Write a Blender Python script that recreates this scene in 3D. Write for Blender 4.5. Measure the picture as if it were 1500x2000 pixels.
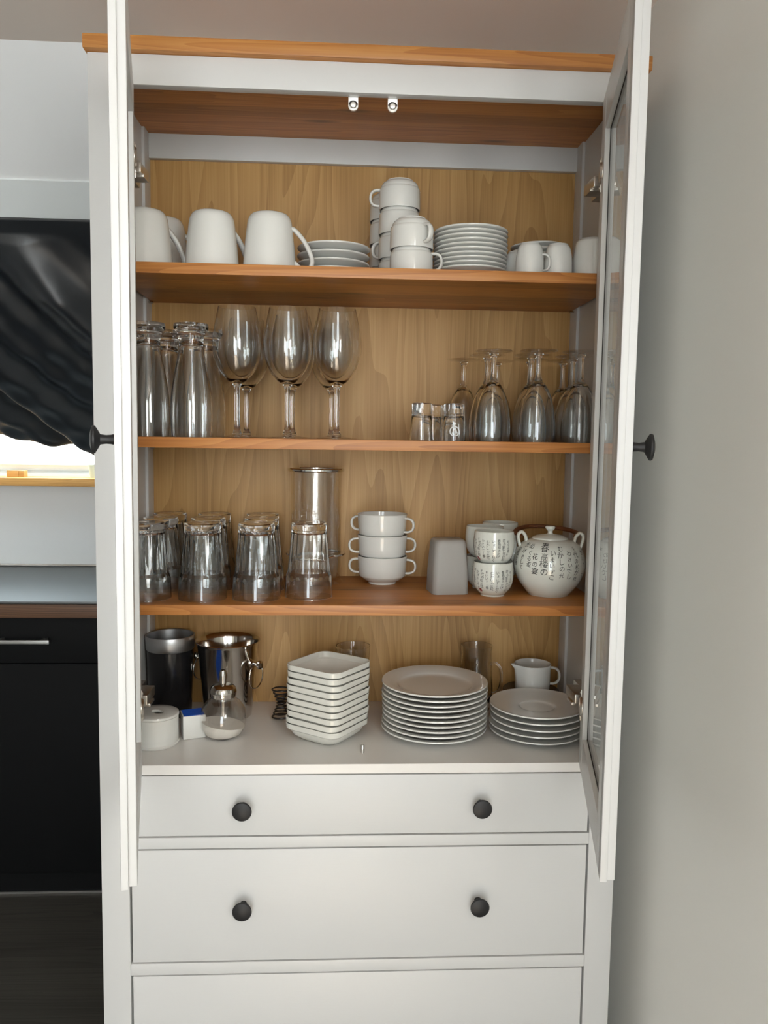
import bpy, bmesh, math, random
from mathutils import Vector, Matrix
random.seed(7)
for o in list(bpy.data.objects): bpy.data.objects.remove(o)
scene = bpy.context.scene
col = scene.collection
PI = math.pi
def lin(h):
    f = lambda c: c/12.92 if c <= .04045 else ((c+.055)/1.055)**2.4
    return tuple(f(int(h[i:i+2], 16)/255) for i in (0, 2, 4)) + (1,)

# ------------------------------------------------------------------ camera
CAM = Vector((-0.0434030, -1.3322636, 1.3373443)); FPX = 1571.89
CR = Vector((0.99849916, -0.05278504, 0.01460009))
CU = Vector((-0.00977603, 0.09051978, 0.99584667))
CF = Vector((0.05388741, 0.9944948, -0.0898679))
cd = bpy.data.cameras.new('camera'); cam = bpy.data.objects.new('camera', cd); col.objects.link(cam)
cam.matrix_world = Matrix(((CR.x, CU.x, -CF.x, CAM.x), (CR.y, CU.y, -CF.y, CAM.y), (CR.z, CU.z, -CF.z, CAM.z), (0, 0, 0, 1)))
cd.sensor_fit = 'HORIZONTAL'; cd.sensor_width = 36; cd.lens = FPX/1500*36; cd.clip_start = .02
scene.camera = cam
def at(px, py, **k):                       # photo pixel -> point on a plane x=, y= or z=
    d = CF + CR*((px-750)/FPX) + CU*((1000-py)/FPX)
    (a, v), = k.items(); i = 'xyz'.index(a)
    return CAM + d*((v-CAM[i])/d[i])

# ------------------------------------------------------------------ world, sun, window light, exposure
w = bpy.data.worlds.new('sky'); scene.world = w; w.use_nodes = True
bg = w.node_tree.nodes['Background']; bg.inputs[0].default_value = (.84, .935, 1.0, 1); bg.inputs[1].default_value = 10
sd = bpy.data.lights.new('sun', 'SUN'); sd.energy = 44; sd.angle = .01; sd.color = (1, .82, .62)
so = bpy.data.objects.new('sun', sd); col.objects.link(so)
sdir = Vector((.06, .78, -.63)).normalized(); so.rotation_euler = sdir.to_track_quat('-Z', 'Y').to_euler(); so.location = (-.5, -5, 4)
WX, WW, WY = -.20, .80, -3.2               # glazed balcony door in the wall opposite the cabinet
ad = bpy.data.lights.new('balcony_daylight', 'AREA'); ad.shape = 'RECTANGLE'; ad.size = WW-.1; ad.size_y = 1.9
ad.energy = 8.5; ad.color = (1, .95, .88)
ao = bpy.data.objects.new('balcony_daylight', ad); col.objects.link(ao); ao.location = (WX, WY-.02, 1.0); ao.rotation_euler = (PI/2, 0, 0)
RY0, RY1, RZ0, RZ1 = -2.75, -1.55, 1.15, 2.02   # second window, in the side wall behind the photographer
rd = bpy.data.lights.new('side_window_daylight', 'AREA'); rd.shape = 'RECTANGLE'; rd.size = RZ1-RZ0-.1; rd.size_y = RY1-RY0-.1
rd.energy = 33; rd.color = (1, .94, .85)
ro = bpy.data.objects.new('side_window_daylight', rd); col.objects.link(ro); ro.location = (.51, (RY0+RY1)/2, (RZ0+RZ1)/2); ro.rotation_euler = (0, PI/2, 0)
scene.view_settings.view_transform = 'Standard'; scene.view_settings.look = 'None'
scene.view_settings.gamma = 1; scene.view_settings.use_curve_mapping = False
scene.view_settings.exposure = -0.30
try:
    scene.cycles.transparent_max_bounces = 40; scene.cycles.max_bounces = 14; scene.cycles.transmission_bounces = 14
except Exception: pass

# ------------------------------------------------------------------ materials
def mat(name, color, rough=.5, metal=0., coat=0., spec=None, trans=0., ior=None):
    m = bpy.data.materials.new(name); m.use_nodes = True; b = m.node_tree.nodes['Principled BSDF']
    b.inputs['Base Color'].default_value = color if len(color) == 4 else (*color, 1)
    b.inputs['Roughness'].default_value = rough; b.inputs['Metallic'].default_value = metal
    b.inputs['Coat Weight'].default_value = coat; b.inputs['Coat Roughness'].default_value = .05
    b.inputs['Transmission Weight'].default_value = trans
    if ior: b.inputs['IOR'].default_value = ior
    if spec is not None: b.inputs['Specular IOR Level'].default_value = spec
    return m
def nd(m, t, **k):
    n = m.node_tree.nodes.new(t)
    for a, v in k.items(): setattr(n, a, v)
    return n
def ln(m, a, b): m.node_tree.links.new(a, b)
def bumpy(m, scale, strength, stretch=(1, 1, 1), dist=.002):
    tc = nd(m, 'ShaderNodeTexCoord'); mp = nd(m, 'ShaderNodeMapping'); mp.inputs['Scale'].default_value = stretch
    nz = nd(m, 'ShaderNodeTexNoise'); nz.inputs['Scale'].default_value = scale; nz.inputs['Detail'].default_value = 4
    bp = nd(m, 'ShaderNodeBump'); bp.inputs['Strength'].default_value = strength; bp.inputs['Distance'].default_value = dist
    ln(m, tc.outputs['Object'], mp.inputs[0]); ln(m, mp.outputs[0], nz.inputs['Vector']); ln(m, nz.outputs[0], bp.inputs['Height'])
    ln(m, bp.outputs[0], m.node_tree.nodes['Principled BSDF'].inputs['Normal']); return m
def wood(name, c0, c1, c2, axis, rough=.42, lines=34, knots=True, seed=0., spread=1.):
    m = mat(name, c1, rough); b = m.node_tree.nodes['Principled BSDF']
    tc = nd(m, 'ShaderNodeTexCoord')
    def mapped(al, ac):
        mp = nd(m, 'ShaderNodeMapping'); s = [ac, ac, ac]; s[axis] = al
        mp.inputs['Scale'].default_value = s; mp.inputs['Location'].default_value = (seed, seed*1.7, seed*.6)
        ln(m, tc.outputs['Object'], mp.inputs[0]); return mp.outputs[0]
    n1 = nd(m, 'ShaderNodeTexNoise'); n1.inputs['Scale'].default_value = 1; n1.inputs['Detail'].default_value = 2
    ln(m, mapped(.55, 9*spread), n1.inputs['Vector'])
    mu = nd(m, 'ShaderNodeMath', operation='MULTIPLY'); mu.inputs[1].default_value = lines; ln(m, n1.outputs[0], mu.inputs[0])
    sn = nd(m, 'ShaderNodeMath', operation='FRACT'); ln(m, mu.outputs[0], sn.inputs[0])
    n2 = nd(m, 'ShaderNodeTexNoise'); n2.inputs['Scale'].default_value = 1; n2.inputs['Detail'].default_value = 5
    ln(m, mapped(4, 320), n2.inputs['Vector'])
    n3 = nd(m, 'ShaderNodeTexNoise'); n3.inputs['Scale'].default_value = 1; n3.inputs['Detail'].default_value = 2
    ln(m, mapped(.8, 14), n3.inputs['Vector'])
    a1 = nd(m, 'ShaderNodeMath', operation='MULTIPLY_ADD'); a1.inputs[1].default_value = .27
    ln(m, sn.outputs[0], a1.inputs[0]); 
    a2 = nd(m, 'ShaderNodeMath', operation='MULTIPLY_ADD'); a2.inputs[1].default_value = .62; a2.inputs[2].default_value = -.15
    ln(m, n2.outputs[0], a2.inputs[0]); ln(m, a2.outputs[0], a1.inputs[2])
    a3 = nd(m, 'ShaderNodeMath', operation='MULTIPLY_ADD'); a3.inputs[1].default_value = .55
    ln(m, n3.outputs[0], a3.inputs[0]); ln(m, a1.outputs[0], a3.inputs[2])
    rp = nd(m, 'ShaderNodeValToRGB'); e = rp.color_ramp.elements
    e[0].position = .25; e[0].color = c2; e[1].position = .85; e[1].color = c0
    x = e.new(.55); x.color = c1
    ln(m, a3.outputs[0], rp.inputs[0]); out = rp.outputs[0]
    if knots:
        sx = nd(m, 'ShaderNodeSeparateXYZ'); ln(m, mapped(.9, 23), sx.inputs[0])
        fl = nd(m, 'ShaderNodeMath', operation='FLOOR'); ln(m, sx.outputs[1], fl.inputs[0])
        wn = nd(m, 'ShaderNodeTexWhiteNoise', noise_dimensions='1D'); ln(m, fl.outputs[0], wn.inputs['W'])
        hs = nd(m, 'ShaderNodeHueSaturation'); mr = nd(m, 'ShaderNodeMapRange'); mr.inputs['To Min'].default_value = .80; mr.inputs['To Max'].default_value = 1.14
        ln(m, wn.outputs['Value'], mr.inputs[0]); ln(m, mr.outputs[0], hs.inputs['Value']); ln(m, out, hs.inputs['Color']); out = hs.outputs[0]
        vo = nd(m, 'ShaderNodeTexVoronoi', voronoi_dimensions='2D'); vo.inputs['Scale'].default_value = 1; ln(m, mapped(3.6, 14), vo.inputs['Vector'])
        r1 = nd(m, 'ShaderNodeMapRange'); r1.inputs['From Min'].default_value = .03; r1.inputs['From Max'].default_value = .15
        r1.inputs['To Min'].default_value = .85; r1.inputs['To Max'].default_value = 0; ln(m, vo.outputs['Distance'], r1.inputs[0])
        sp = nd(m, 'ShaderNodeSeparateColor'); ln(m, vo.outputs['Color'], sp.inputs[0])
        gt = nd(m, 'ShaderNodeMath', operation='GREATER_THAN'); gt.inputs[1].default_value = .62; ln(m, sp.outputs[0], gt.inputs[0])
        mk = nd(m, 'ShaderNodeMath', operation='MULTIPLY'); ln(m, r1.outputs[0], mk.inputs[0]); ln(m, gt.outputs[0], mk.inputs[1])
        mx = nd(m, 'ShaderNodeMix', data_type='RGBA'); mx.inputs['B'].default_value = tuple(c*.28 for c in c0[:3]) + (1,)
        ln(m, mk.outputs[0], mx.inputs['Factor']); ln(m, out, mx.inputs['A']); out = mx.outputs['Result']
    ln(m, out, b.inputs['Base Color'])
    bp = nd(m, 'ShaderNodeBump'); bp.inputs['Strength'].default_value = .12; bp.inputs['Distance'].default_value = .001
    ln(m, n2.outputs[0], bp.inputs['Height']); ln(m, bp.outputs[0], b.inputs['Normal'])
    return m
def thin_glass(name, tint=(.97, .98, .975), lo=.04, pw=4.0, hi=.62, rough=0.):
    m = bpy.data.materials.new(name); m.use_nodes = True; nt = m.node_tree
    for n in list(nt.nodes): nt.nodes.remove(n)
    out = nd(m, 'ShaderNodeOutputMaterial'); mx = nd(m, 'ShaderNodeMixShader')
    tr = nd(m, 'ShaderNodeBsdfTransparent'); tr.inputs[0].default_value = (*tint, 1)
    gl = nd(m, 'ShaderNodeBsdfGlossy'); gl.inputs['Roughness'].default_value = rough; gl.inputs[0].default_value = (.98, .98, .98, 1)
    lw = nd(m, 'ShaderNodeLayerWeight'); lw.inputs[0].default_value = .5
    pwn = nd(m, 'ShaderNodeMath', operation='POWER'); pwn.inputs[1].default_value = pw; ln(m, lw.outputs['Facing'], pwn.inputs[0])
    ma = nd(m, 'ShaderNodeMath', operation='MULTIPLY_ADD'); ma.inputs[1].default_value = hi; ma.inputs[2].default_value = lo
    ln(m, pwn.outputs[0], ma.inputs[0]); ln(m, ma.outputs[0], mx.inputs[0]); ln(m, tr.outputs[0], mx.inputs[1]); ln(m, gl.outputs[0], mx.inputs[2])
    ln(m, mx.outputs[0], out.inputs[0]); return m
M = {}
M['paint'] = bumpy(mat('white_stain_paint', (.605, .605, .595), .38), 30, .10, (1, 1, 12), .0008)
M['paint_h'] = bumpy(mat('white_stain_paint_across', (.605, .605, .595), .38), 30, .12, (1, 12, 12), .0008)
M['shelfwhite'] = mat('white_foil', (.74, .72, .69), .30)
M['pine_x'] = wood('light_brown_pine', lin('c08546'), lin('b07236'), lin('935826'), 0)
M['pine_top'] = wood('light_brown_pine_top', lin('cf9450'), lin('c08040'), lin('a5652f'), 0, seed=3.1)
M['back'] = wood('pine_foil_back', lin('c29a60'), lin('b1874c'), lin('99703b'), 2, rough=.5, lines=26, knots=False, seed=1.3, spread=.62)
M['knob'] = mat('black_knob_lacquer', (.013, .013, .014), .5, spec=.4)
M['steel'] = mat('polished_steel', (.62, .60, .57), .10, 1)
M['brushed'] = mat('brushed_steel', (.46, .47, .48), .38, 1)
M['chrome'] = mat('chrome', (.75, .74, .72), .07, 1)
M['hinge'] = mat('nickel_hinge', (.60, .57, .52), .28, 1)
M['catch'] = mat('zinc_catch', (.80, .80, .78), .38, 1)
M['wire'] = mat('dark_wire', (.035, .030, .028), .35, .6)
M['gasket'] = mat('dark_seal', (.03, .03, .03), .7)
M['china'] = mat('white_china', (.68, .68, .645), .13, coat=.3)
M['cream_china'] = mat('cream_melamine', (.66, .655, .60), .2)
M['celadon'] = mat('pale_celadon_glaze', (.70, .72, .66), .10, coat=.4)
M['ink'] = mat('black_ink', (.015, .015, .016), .3)
M['red'] = mat('red_seal', (.25, .03, .03), .4)
M['glass'] = thin_glass('clear_glass')
M['glass_dark'] = thin_glass('acrylic', (.955, .95, .94), .07, 2.6, .6)
M['dusty'] = thin_glass('sugar_dusted_glass', (.90, .89, .87), .10, 2.2, .6, .12)
M['footglass'] = thin_glass('foot_glass', (.95, .95, .945), .09, 2.4, .5)
M['pane'] = thin_glass('door_pane', (.93, .945, .935), .06, 3.0, .62)
M['crystal'] = mat('solid_glass', (.97, .98, .975), .0, trans=1, ior=1.5)
M['frost'] = mat('frosted_plastic', (.62, .60, .57), .35, trans=.55, ior=1.25)
M['blackgloss'] = mat('black_gloss', (.008, .008, .009), .22)
M['blue'] = bumpy(mat('blue_label', lin('1f5fd8'), .35), 90, .5)
M['sugar'] = bumpy(mat('sugar', (.86, .83, .77), .9), 900, .5)
M['rattan'] = bumpy(mat('rattan', lin('6a3c1c'), .5), 500, .6)
M['wall'] = bumpy(mat('wall_paint', (.87, .86, .81), .75), 60, .12)
M['wall_kitchen'] = bumpy(mat('wall_paint_kitchen', (.84, .85, .85), .75), 60, .12)
M['ceil'] = bumpy(mat('ceiling_paint', (.84, .74, .66), .8), 60, .1)
M['trimwhite'] = mat('window_trim', (.84, .88, .88), .4)
M['floor'] = wood('grey_laminate', lin('4c4a45'), lin('403e3a'), lin('2e2c29'), 0, rough=.42, lines=18, knots=False, seed=5)
M['blackfront'] = mat('black_matt_front', (.004, .0045, .005), .6, spec=.15)
M['walnut'] = wood('dark_worktop_edge', lin('7b5941'), lin('5d412e'), lin('3c291d'), 0, lines=30, knots=False, seed=2)
M['worksteel'] = mat('worktop_steel', (.17, .18, .185), .5, 1)
M['bar'] = mat('handle_aluminium', (.50, .50, .49), .4, 1)
M['sill'] = wood('pine_sill', lin('d6a765'), lin('c99552'), lin('b17f42'), 0, knots=False, seed=8)
M['potgreen'] = mat('pale_green_pot', (.62, .68, .56), .5)
def foil():
    m = mat('black_foil', (.008, .011, .015), .38, spec=.85); nt = m.node_tree; b = nt.nodes['Principled BSDF']
    t = nd(m, 'ShaderNodeBsdfTranslucent'); t.inputs[0].default_value = (.30, .20, .12, 1)
    mx = nd(m, 'ShaderNodeMixShader'); mx.inputs[0].default_value = .012
    ln(m, b.outputs[0], mx.inputs[1]); ln(m, t.outputs[0], mx.inputs[2]); ln(m, mx.outputs[0], nt.nodes['Material Output'].inputs[0]); return m
M['foil'] = bumpy(foil(), 7, .16, (2.2, 1, 1), .01)

# ------------------------------------------------------------------ mesh helpers
def finish(bm, name, sharp=.6, smooth=True):
    bmesh.ops.remove_doubles(bm, verts=bm.verts, dist=2e-6)
    bmesh.ops.recalc_face_normals(bm, faces=bm.faces)
    me = bpy.data.meshes.new(name); bm.to_mesh(me); bm.free()
    if smooth:
        me.polygons.foreach_set('use_smooth', [True]*len(me.polygons)); me.set_sharp_from_angle(angle=sharp)
    return me
def obj(name, me, m, parent=None, loc=None, rot=None):
    if isinstance(me, bmesh.types.BMesh): me = finish(me, name)
    o = bpy.data.objects.new(name, me); col.objects.link(o)
    if m and not me.materials: me.materials.append(M[m] if isinstance(m, str) else m)
    if parent: o.parent = parent
    if loc is not None: o.location = loc
    if rot is not None: o.rotation_euler = rot
    return o
def tag(o, label=None, cat=None, group=None, kind=None):
    for k, v in (('label', label), ('category', cat), ('group', group), ('kind', kind)):
        if v: o[k] = v
    return o
def empty(name, loc=(0, 0, 0), rz=0, rot=None):
    o = bpy.data.objects.new(name, None); col.objects.link(o); o.location = loc; o.rotation_euler = rot or (0, 0, rz); o.empty_display_size = .03; return o
def box(bm, x0, x1, y0, y1, z0, z1, bev=0.):
    r = bmesh.ops.create_cube(bm, size=1)['verts']
    bmesh.ops.transform(bm, matrix=Matrix.Translation(((x0+x1)/2, (y0+y1)/2, (z0+z1)/2)) @ Matrix.Diagonal((abs(x1-x0), abs(y1-y0), abs(z1-z0), 1)), verts=r)
    if bev:
        es = {e for v in r for e in v.link_edges}
        bmesh.ops.bevel(bm, geom=list(es), offset=bev, segments=2, profile=.6, affect='EDGES')
def boxm(*a, bev=0.):
    bm = bmesh.new(); box(bm, *a, bev=bev); return bm
def lathe_into(bm, prof, n=40, fr=None, mtx=None):
    rings = []
    for r, z in prof:
        if r < 1e-6: vs = [bm.verts.new((0, 0, z))]
        else:
            vs = []
            for i in range(n):
                a = 2*PI*i/n; rr = fr(a, r, z) if fr else r
                vs.append(bm.verts.new((rr*math.cos(a), rr*math.sin(a), z)))
        rings.append(vs)
    for p, q in zip(rings, rings[1:]):
        for i in range(n):
            j = (i+1) % n
            if len(p) == 1 and len(q) == 1: continue
            if len(p) == 1: bm.faces.new((p[0], q[i], q[j]))
            elif len(q) == 1: bm.faces.new((p[i], p[j], q[0]))
            else: bm.faces.new((p[i], p[j], q[j], q[i]))
    if mtx is not None: bmesh.ops.transform(bm, matrix=mtx, verts=[v for r in rings for v in r])
def lathe(prof, n=40, fr=None, sharp=.6, mtx=None, name='lathe'):
    bm = bmesh.new(); lathe_into(bm, prof, n, fr, mtx); return finish(bm, name, sharp)
def curve_pts(pts, k=6, closed=False):
    P = [Vector(p) for p in pts]; out = []; n = len(P)
    rng = range(n) if closed else range(n-1)
    for i in rng:
        g = lambda j: P[j % n] if closed else P[max(0, min(n-1, j))]
        a, b, c, d = g(i-1), g(i), g(i+1), g(i+2)
        for s in range(k):
            t = s/k
            out.append(.5*((2*b)+(c-a)*t+(2*a-5*b+4*c-d)*t*t+(3*b-a-3*c+d)*t**3))
    if not closed: out.append(P[-1])
    return out
def smooth_prof(pts, k=5): return [(max(0, p.x), p.y) for p in curve_pts([(a, b, 0) for a, b in pts], k)]
def tube_into(bm, path, ra, rb=None, bin_=None, n=8, closed=False):
    rb = rb or ra; rings = []; N = len(path); prev = None
    for i, p in enumerate(path):
        a = path[(i-1) % N] if closed or i > 0 else p; b = path[(i+1) % N] if closed or i < N-1 else p
        t = (b-a).normalized()
        if bin_ is not None: bi = Vector(bin_)
        else:
            if prev is None: prev = t.orthogonal().normalized()
            bi = (prev-t*prev.dot(t)).normalized(); prev = bi
        no = t.cross(bi).normalized(); bi = no.cross(t).normalized()
        fa = ra(i/(N-1)) if callable(ra) else ra; fb = rb(i/(N-1)) if callable(rb) else rb
        rings.append([bm.verts.new(p+no*(fa*math.cos(2*PI*k/n))+bi*(fb*math.sin(2*PI*k/n))) for k in range(n)])
    for i in range(N if closed else N-1):
        p, q = rings[i], rings[(i+1) % N]
        for k in range(n): bm.faces.new((p[k], p[(k+1) % n], q[(k+1) % n], q[k]))
    if not closed: bm.faces.new(rings[0]); bm.faces.new(rings[-1])
def tube(*a, **k):
    bm = bmesh.new(); tube_into(bm, *a, **k); return finish(bm, 'tube', 1.2)
def dup(o, loc=None, rz=None, rot=None):
    c = o.copy(); col.objects.link(c)
    if loc is not None: c.location = loc
    if rz is not None: c.rotation_euler = (0, 0, rz)
    if rot is not None: c.rotation_euler = rot
    for ch in list(o.children):
        d = ch.copy(); col.objects.link(d); d.parent = c
        for g in list(ch.children):
            e = g.copy(); col.objects.link(e); e.parent = d
    return c
ORD = ['topmost', 'second from top', 'third from top', 'fourth from top', 'fifth from top', 'sixth from top', 'seventh from top', 'eighth from top', 'ninth from top', 'tenth from top']

# ------------------------------------------------------------------ room shell
XL, XR, YW, ZC = -3.0, .50, 1.56, 2.107
YB = .36                                   # wall behind the cabinet, foot of the roof slope
def S(name, bm, m, parent=None):
    o = obj(name, finish(bm, name, smooth=False), m, parent); o['kind'] = 'structure'; return o
S('floor', boxm(XL, XR, WY, YW, -.06, 0), 'floor')
S('ceiling', boxm(XL, XR, WY, YB, ZC, ZC+.06), 'ceil')
bm = bmesh.new()
for a in ((WY, RY0, 0, ZC+.06), (RY1, YW+.1, 0, ZC+.06), (RY0, RY1, 0, RZ0), (RY0, RY1, RZ1, ZC+.06)): box(bm, XR, XR+.08, *a)
S('wall_right', bm, 'wall')
bm = bmesh.new()
for a in ((RY0, RY0+.05, RZ0, RZ1), (RY1-.05, RY1, RZ0, RZ1), (RY0+.05, RY1-.05, RZ0, RZ0+.05), (RY0+.05, RY1-.05, RZ1-.05, RZ1)): box(bm, XR+.015, XR+.07, *a)
S('window_2', bm, 'trimwhite')
S('wall_left', boxm(XL-.08, XL, WY, YW+.1, 0, ZC+.06), 'wall_kitchen')
bm = bmesh.new()
box(bm, XL, WX-WW/2, WY-.1, WY, 0, ZC+.06); box(bm, WX+WW/2, XR, WY-.1, WY, 0, ZC+.06); box(bm, WX-WW/2, WX+WW/2, WY-.1, WY, 2.02, ZC+.06)
S('wall_front', bm, 'wall')
bm = bmesh.new()
for a in ((WX-WW/2, WX-WW/2+.05, 0, 2.02), (WX+WW/2-.05, WX+WW/2, 0, 2.02), (WX-WW/2+.05, WX+WW/2-.05, 1.97, 2.02), (WX-WW/2+.05, WX+WW/2-.05, 0, .06)):
    box(bm, a[0], a[1], WY-.09, WY-.03, a[2], a[3])
S('door_1', bm, 'trimwhite')
SL = -(ZC-1.20)/(YW-YB)                    # roof slope
zs = lambda y: ZC+SL*(y-YB)
S('wall_partition', boxm(-.43, XR, YB, YB+.06, 0, ZC), 'wall')
bm = bmesh.new()                            # cheek wall between the cabinet wall and the kitchen knee wall
vs = [bm.verts.new((x, y, z)) for x in (-.43, -.37) for y, z in ((YB+.06, 0), (YW, 0), (YW, 1.20), (YB+.06, zs(YB+.06)))]
bm.faces.new(vs[:4]); bm.faces.new(vs[4:])
for i in range(4): bm.faces.new((vs[i], vs[(i+1) % 4], vs[4+(i+1) % 4], vs[4+i]))
S('wall_cheek', bm, 'wall_kitchen')
S('wall_back', boxm(XL, -.43, YW, YW+.08, 0, 1.20), 'wall_kitchen')
def slope_box(bm, x0, x1, y0, y1, up0=0., up1=.08):
    n = Vector((0, -SL, 1)).normalized(); v = []
    for u in (up0, up1):
        for x, y in ((x0, y0), (x1, y0), (x1, y1), (x0, y1)): v.append(bm.verts.new(Vector((x, y, zs(y)))+n*u))
    for f in ((0, 1, 2, 3), (4, 5, 6, 7), (0, 1, 5, 4), (1, 2, 6, 5), (2, 3, 7, 6), (3, 0, 4, 7)): bm.faces.new([v[i] for i in f])
SX0, SX1, SY0, SY1 = -1.55, -.50, .693, 1.575
bm = bmesh.new()
slope_box(bm, XL, XR, YB, .609); slope_box(bm, XL, SX0-.08, .609, YW+.1); slope_box(bm, SX1+.06, XR, .609, YW+.1)
S('ceiling_slope', bm, 'wall_kitchen')
bm = bmesh.new()
slope_box(bm, SX0-.08, SX1+.06, .609, SY0, -.006, .07); slope_box(bm, SX0-.08, SX0, SY0, YW+.1, -.006, .07); slope_box(bm, SX1, SX1+.06, SY0, YW+.1, -.006, .07)
slope_box(bm, SX0, SX1, SY1, YW+.1, -.002, .07)
win = S('window_1', bm, 'trimwhite')
bm = bmesh.new()
for x0, x1, y0, y1 in ((SX0, SX1, SY0, SY0+.05), (SX0, SX1, SY1-.03, SY1), (SX0, SX0+.05, SY0, SY1), (SX1-.05, SX1, SY0, SY1)):
    slope_box(bm, x0, x1, y0, y1, .025, .055)
obj('sash', finish(bm, 'sash', smooth=False), 'trimwhite', win)
bm = bmesh.new(); slope_box(bm, SX0+.05, SX1-.05, SY0+.05, SY1-.03, .036, .042)
obj('pane', finish(bm, 'pane', smooth=False), 'pane', win)
# crumpled black foil hung over the roof window
bm = bmesh.new(); NX, NY = 90, 110; grid = []
nrm = Vector((0, -SL, 1)).normalized()
def fold(x, t):
    d = x*1.15-t*.80
    h = .026*math.sin(d*11+.6*math.sin(x*7))+.016*math.sin(d*23+2*t)+.006*math.sin(d*47+x*9)+.004*math.sin(t*60+x*13)*t
    return h
for j in range(NY+1):
    t = j/NY; row = []
    for i in range(NX+1):
        s = i/NX; x = SX0-.02+s*(SX1-SX0+.05)
        yend = 1.425-.055*max(0, (-.86-x)/.12)**1.0*(1 if x < -.86 else 0)-.01*math.sin(x*17)
        yend = max(yend, 1.22)
        y = .690+(yend-.690)*t
        sag = .055*math.sin(PI*min(1, t*1.0))*.9+.025*t
        env = min(1, t*5)
        p = Vector((x, y, zs(y)))-nrm*(.008+sag+env*(.022+fold(x, t))*(.25 if t < .05 else 1))
        row.append(bm.verts.new(p))
    grid.append(row)
for j in range(NY):
    for i in range(NX): bm.faces.new((grid[j][i], grid[j][i+1], grid[j+1][i+1], grid[j+1][i]))
f = obj('blackout_foil', finish(bm, 'foil', 3), 'foil'); so_ = f.modifiers.new('thick', 'SOLIDIFY'); so_.thickness = .0006
tag(f, 'crumpled black blackout foil hung over the sloping roof window', 'window cover')
# sill, block, pot
tag(obj('window_sill', boxm(-1.60, -.43, 1.455, 1.56, 1.162, 1.19, bev=.003), 'sill'), kind='structure')
p0 = at(30, 930, z=1.1905)
t = empty('wooden_block', (at(30, 928, y=1.495).x, 1.505, 1.19))
obj('body', boxm(-.027, .012, -.017, .017, 0, .0235, bev=.002), 'sill', t); obj('end_face', boxm(.0121, .032, -.016, .016, 0, .023, bev=.002), 'sill', t)
tag(t, 'small pale wooden block lying on the window sill', 'block')
t = empty('plant_pot', (at(183, 925, y=1.505).x, 1.510, 1.19))
obj('pot', lathe([(0, 0), (.013, 0), (.020, .045), (.018, .045), (.012, .006), (0, .006)], 28), 'potgreen', t)
obj('soil', lathe([(0, .044), (.010, .046), (.0175, .043), (.0172, .036), (0, .036)], 20), 'blackgloss', t)
tag(t, 'pale green tapered pot on the wooden window sill', 'pot')
# kitchen base unit
KY = .960
k = empty('kitchen_cabinet', (-.935, KY, 0))
def kp(name, bm, m, parent=k): 
    o = obj(name, bm, m, parent); 
    if parent is k: o.location = (.935, -KY, 0)
    return o
kp('carcass', boxm(-1.42, -.432, KY+.02, YW-.002, .06, .822), 'blackfront')
kp('plinth', boxm(-1.42, -.432, KY+.004, KY+.02, 0, .06), 'blackfront')
kp('plinth_strip', boxm(-1.42, -.432, KY+.000, KY+.004, 0, .006), 'bar')
d1 = kp('drawer', boxm(-1.418, -.434, KY, KY+.019, .6885, .818, bev=.001), 'blackfront')
kp('door', boxm(-1.418, -.434, KY, KY+.019, .062, .6855, bev=.001), 'blackfront')
bm = bmesh.new(); hx1 = at(96, 1254, y=KY-.03).x; hz = at(60, 1254, y=KY-.03).z
box(bm, hx1-.16, hx1, KY-.034, KY-.026, hz-.0055, hz+.0055, bev=.001)
box(bm, hx1-.145, hx1-.135, KY-.026, KY, hz-.004, hz+.004); box(bm, hx1-.025, hx1-.015, KY-.026, KY, hz-.004, hz+.004)
obj('handle', bm, 'bar', d1)
tag(k, 'black matt kitchen base unit with drawer bar handle under steel worktop', 'kitchen unit')
t = empty('kitchen_worktop', (-.935, KY, .822)); off = (.935, -KY, -.822)
obj('board', boxm(-1.45, -.432, KY-.02, YW-.002, .8225, .8625, bev=.002), 'walnut', t, off)
obj('steel_top', boxm(-1.45, -.432, KY-.022, YW-.002, .863, .8715, bev=.003), 'worksteel', t, off)
obj('back_upstand', boxm(-1.45, -.432, YW-.02, YW-.003, .8718, .880, bev=.002), 'steel', t, off)
tag(t, 'kitchen worktop with dark wooden edge and stainless steel surface', 'worktop')

# ------------------------------------------------------------------ the cabinet
HW, WI, WB, D = .444, .397, .4245, .330
Z1, Z2, Z3, ZB = 1.621, 1.3363, 1.0523, .7835
cab = empty('display_cabinet', (0, 0, 0))
tag(cab, 'tall white display cabinet with open glass doors and light brown pine top', 'cabinet')
cp = lambda name, bm, m, parent=cab: obj(name, bm, m, parent)
cp('top_board', boxm(-.4475, .4475, -.013, .352, 1.931, 1.953, bev=.0025), 'pine_top')
for s in (-1, 1):
    cp('post', boxm(s*WI, s*HW, 0, .045, 0, 1.9305, bev=.0015), 'paint')
    cp('post', boxm(s*WB, s*HW, .285, .345, 0, 1.9305, bev=.001), 'paint')
    cp('side_panel', boxm(s*.430, s*.441, .045, .285, .10, 1.9305), 'paint')
cp('top_rail', boxm(-WI, WI, 0, .0175, 1.8845, 1.9305, bev=.001), 'paint_h')
cp('ceiling_panel', boxm(-.430, .430, .0176, .3385, 1.9255, 1.9305), 'pine_x')
cp('back_rail', boxm(-WB, WB, .318, .331, 1.8785, 1.9254, bev=.001), 'paint_h')
cp('back_panel', boxm(-WB-.004, WB+.004, .331, .336, .60, 1.9254), 'back')
for z in (Z1, Z2, Z3): cp('shelf', boxm(-.4225, .4225, .032, .3305, z-.018, z, bev=.0012), 'pine_x')
bm = bmesh.new(); box(bm, -.4235, .4235, 0.0455, .3305, ZB-.0165, ZB); box(bm, -WI, WI, 0, .0455, ZB-.0165, ZB)
cp('bottom_shelf', bm, 'shelfwhite')
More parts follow.
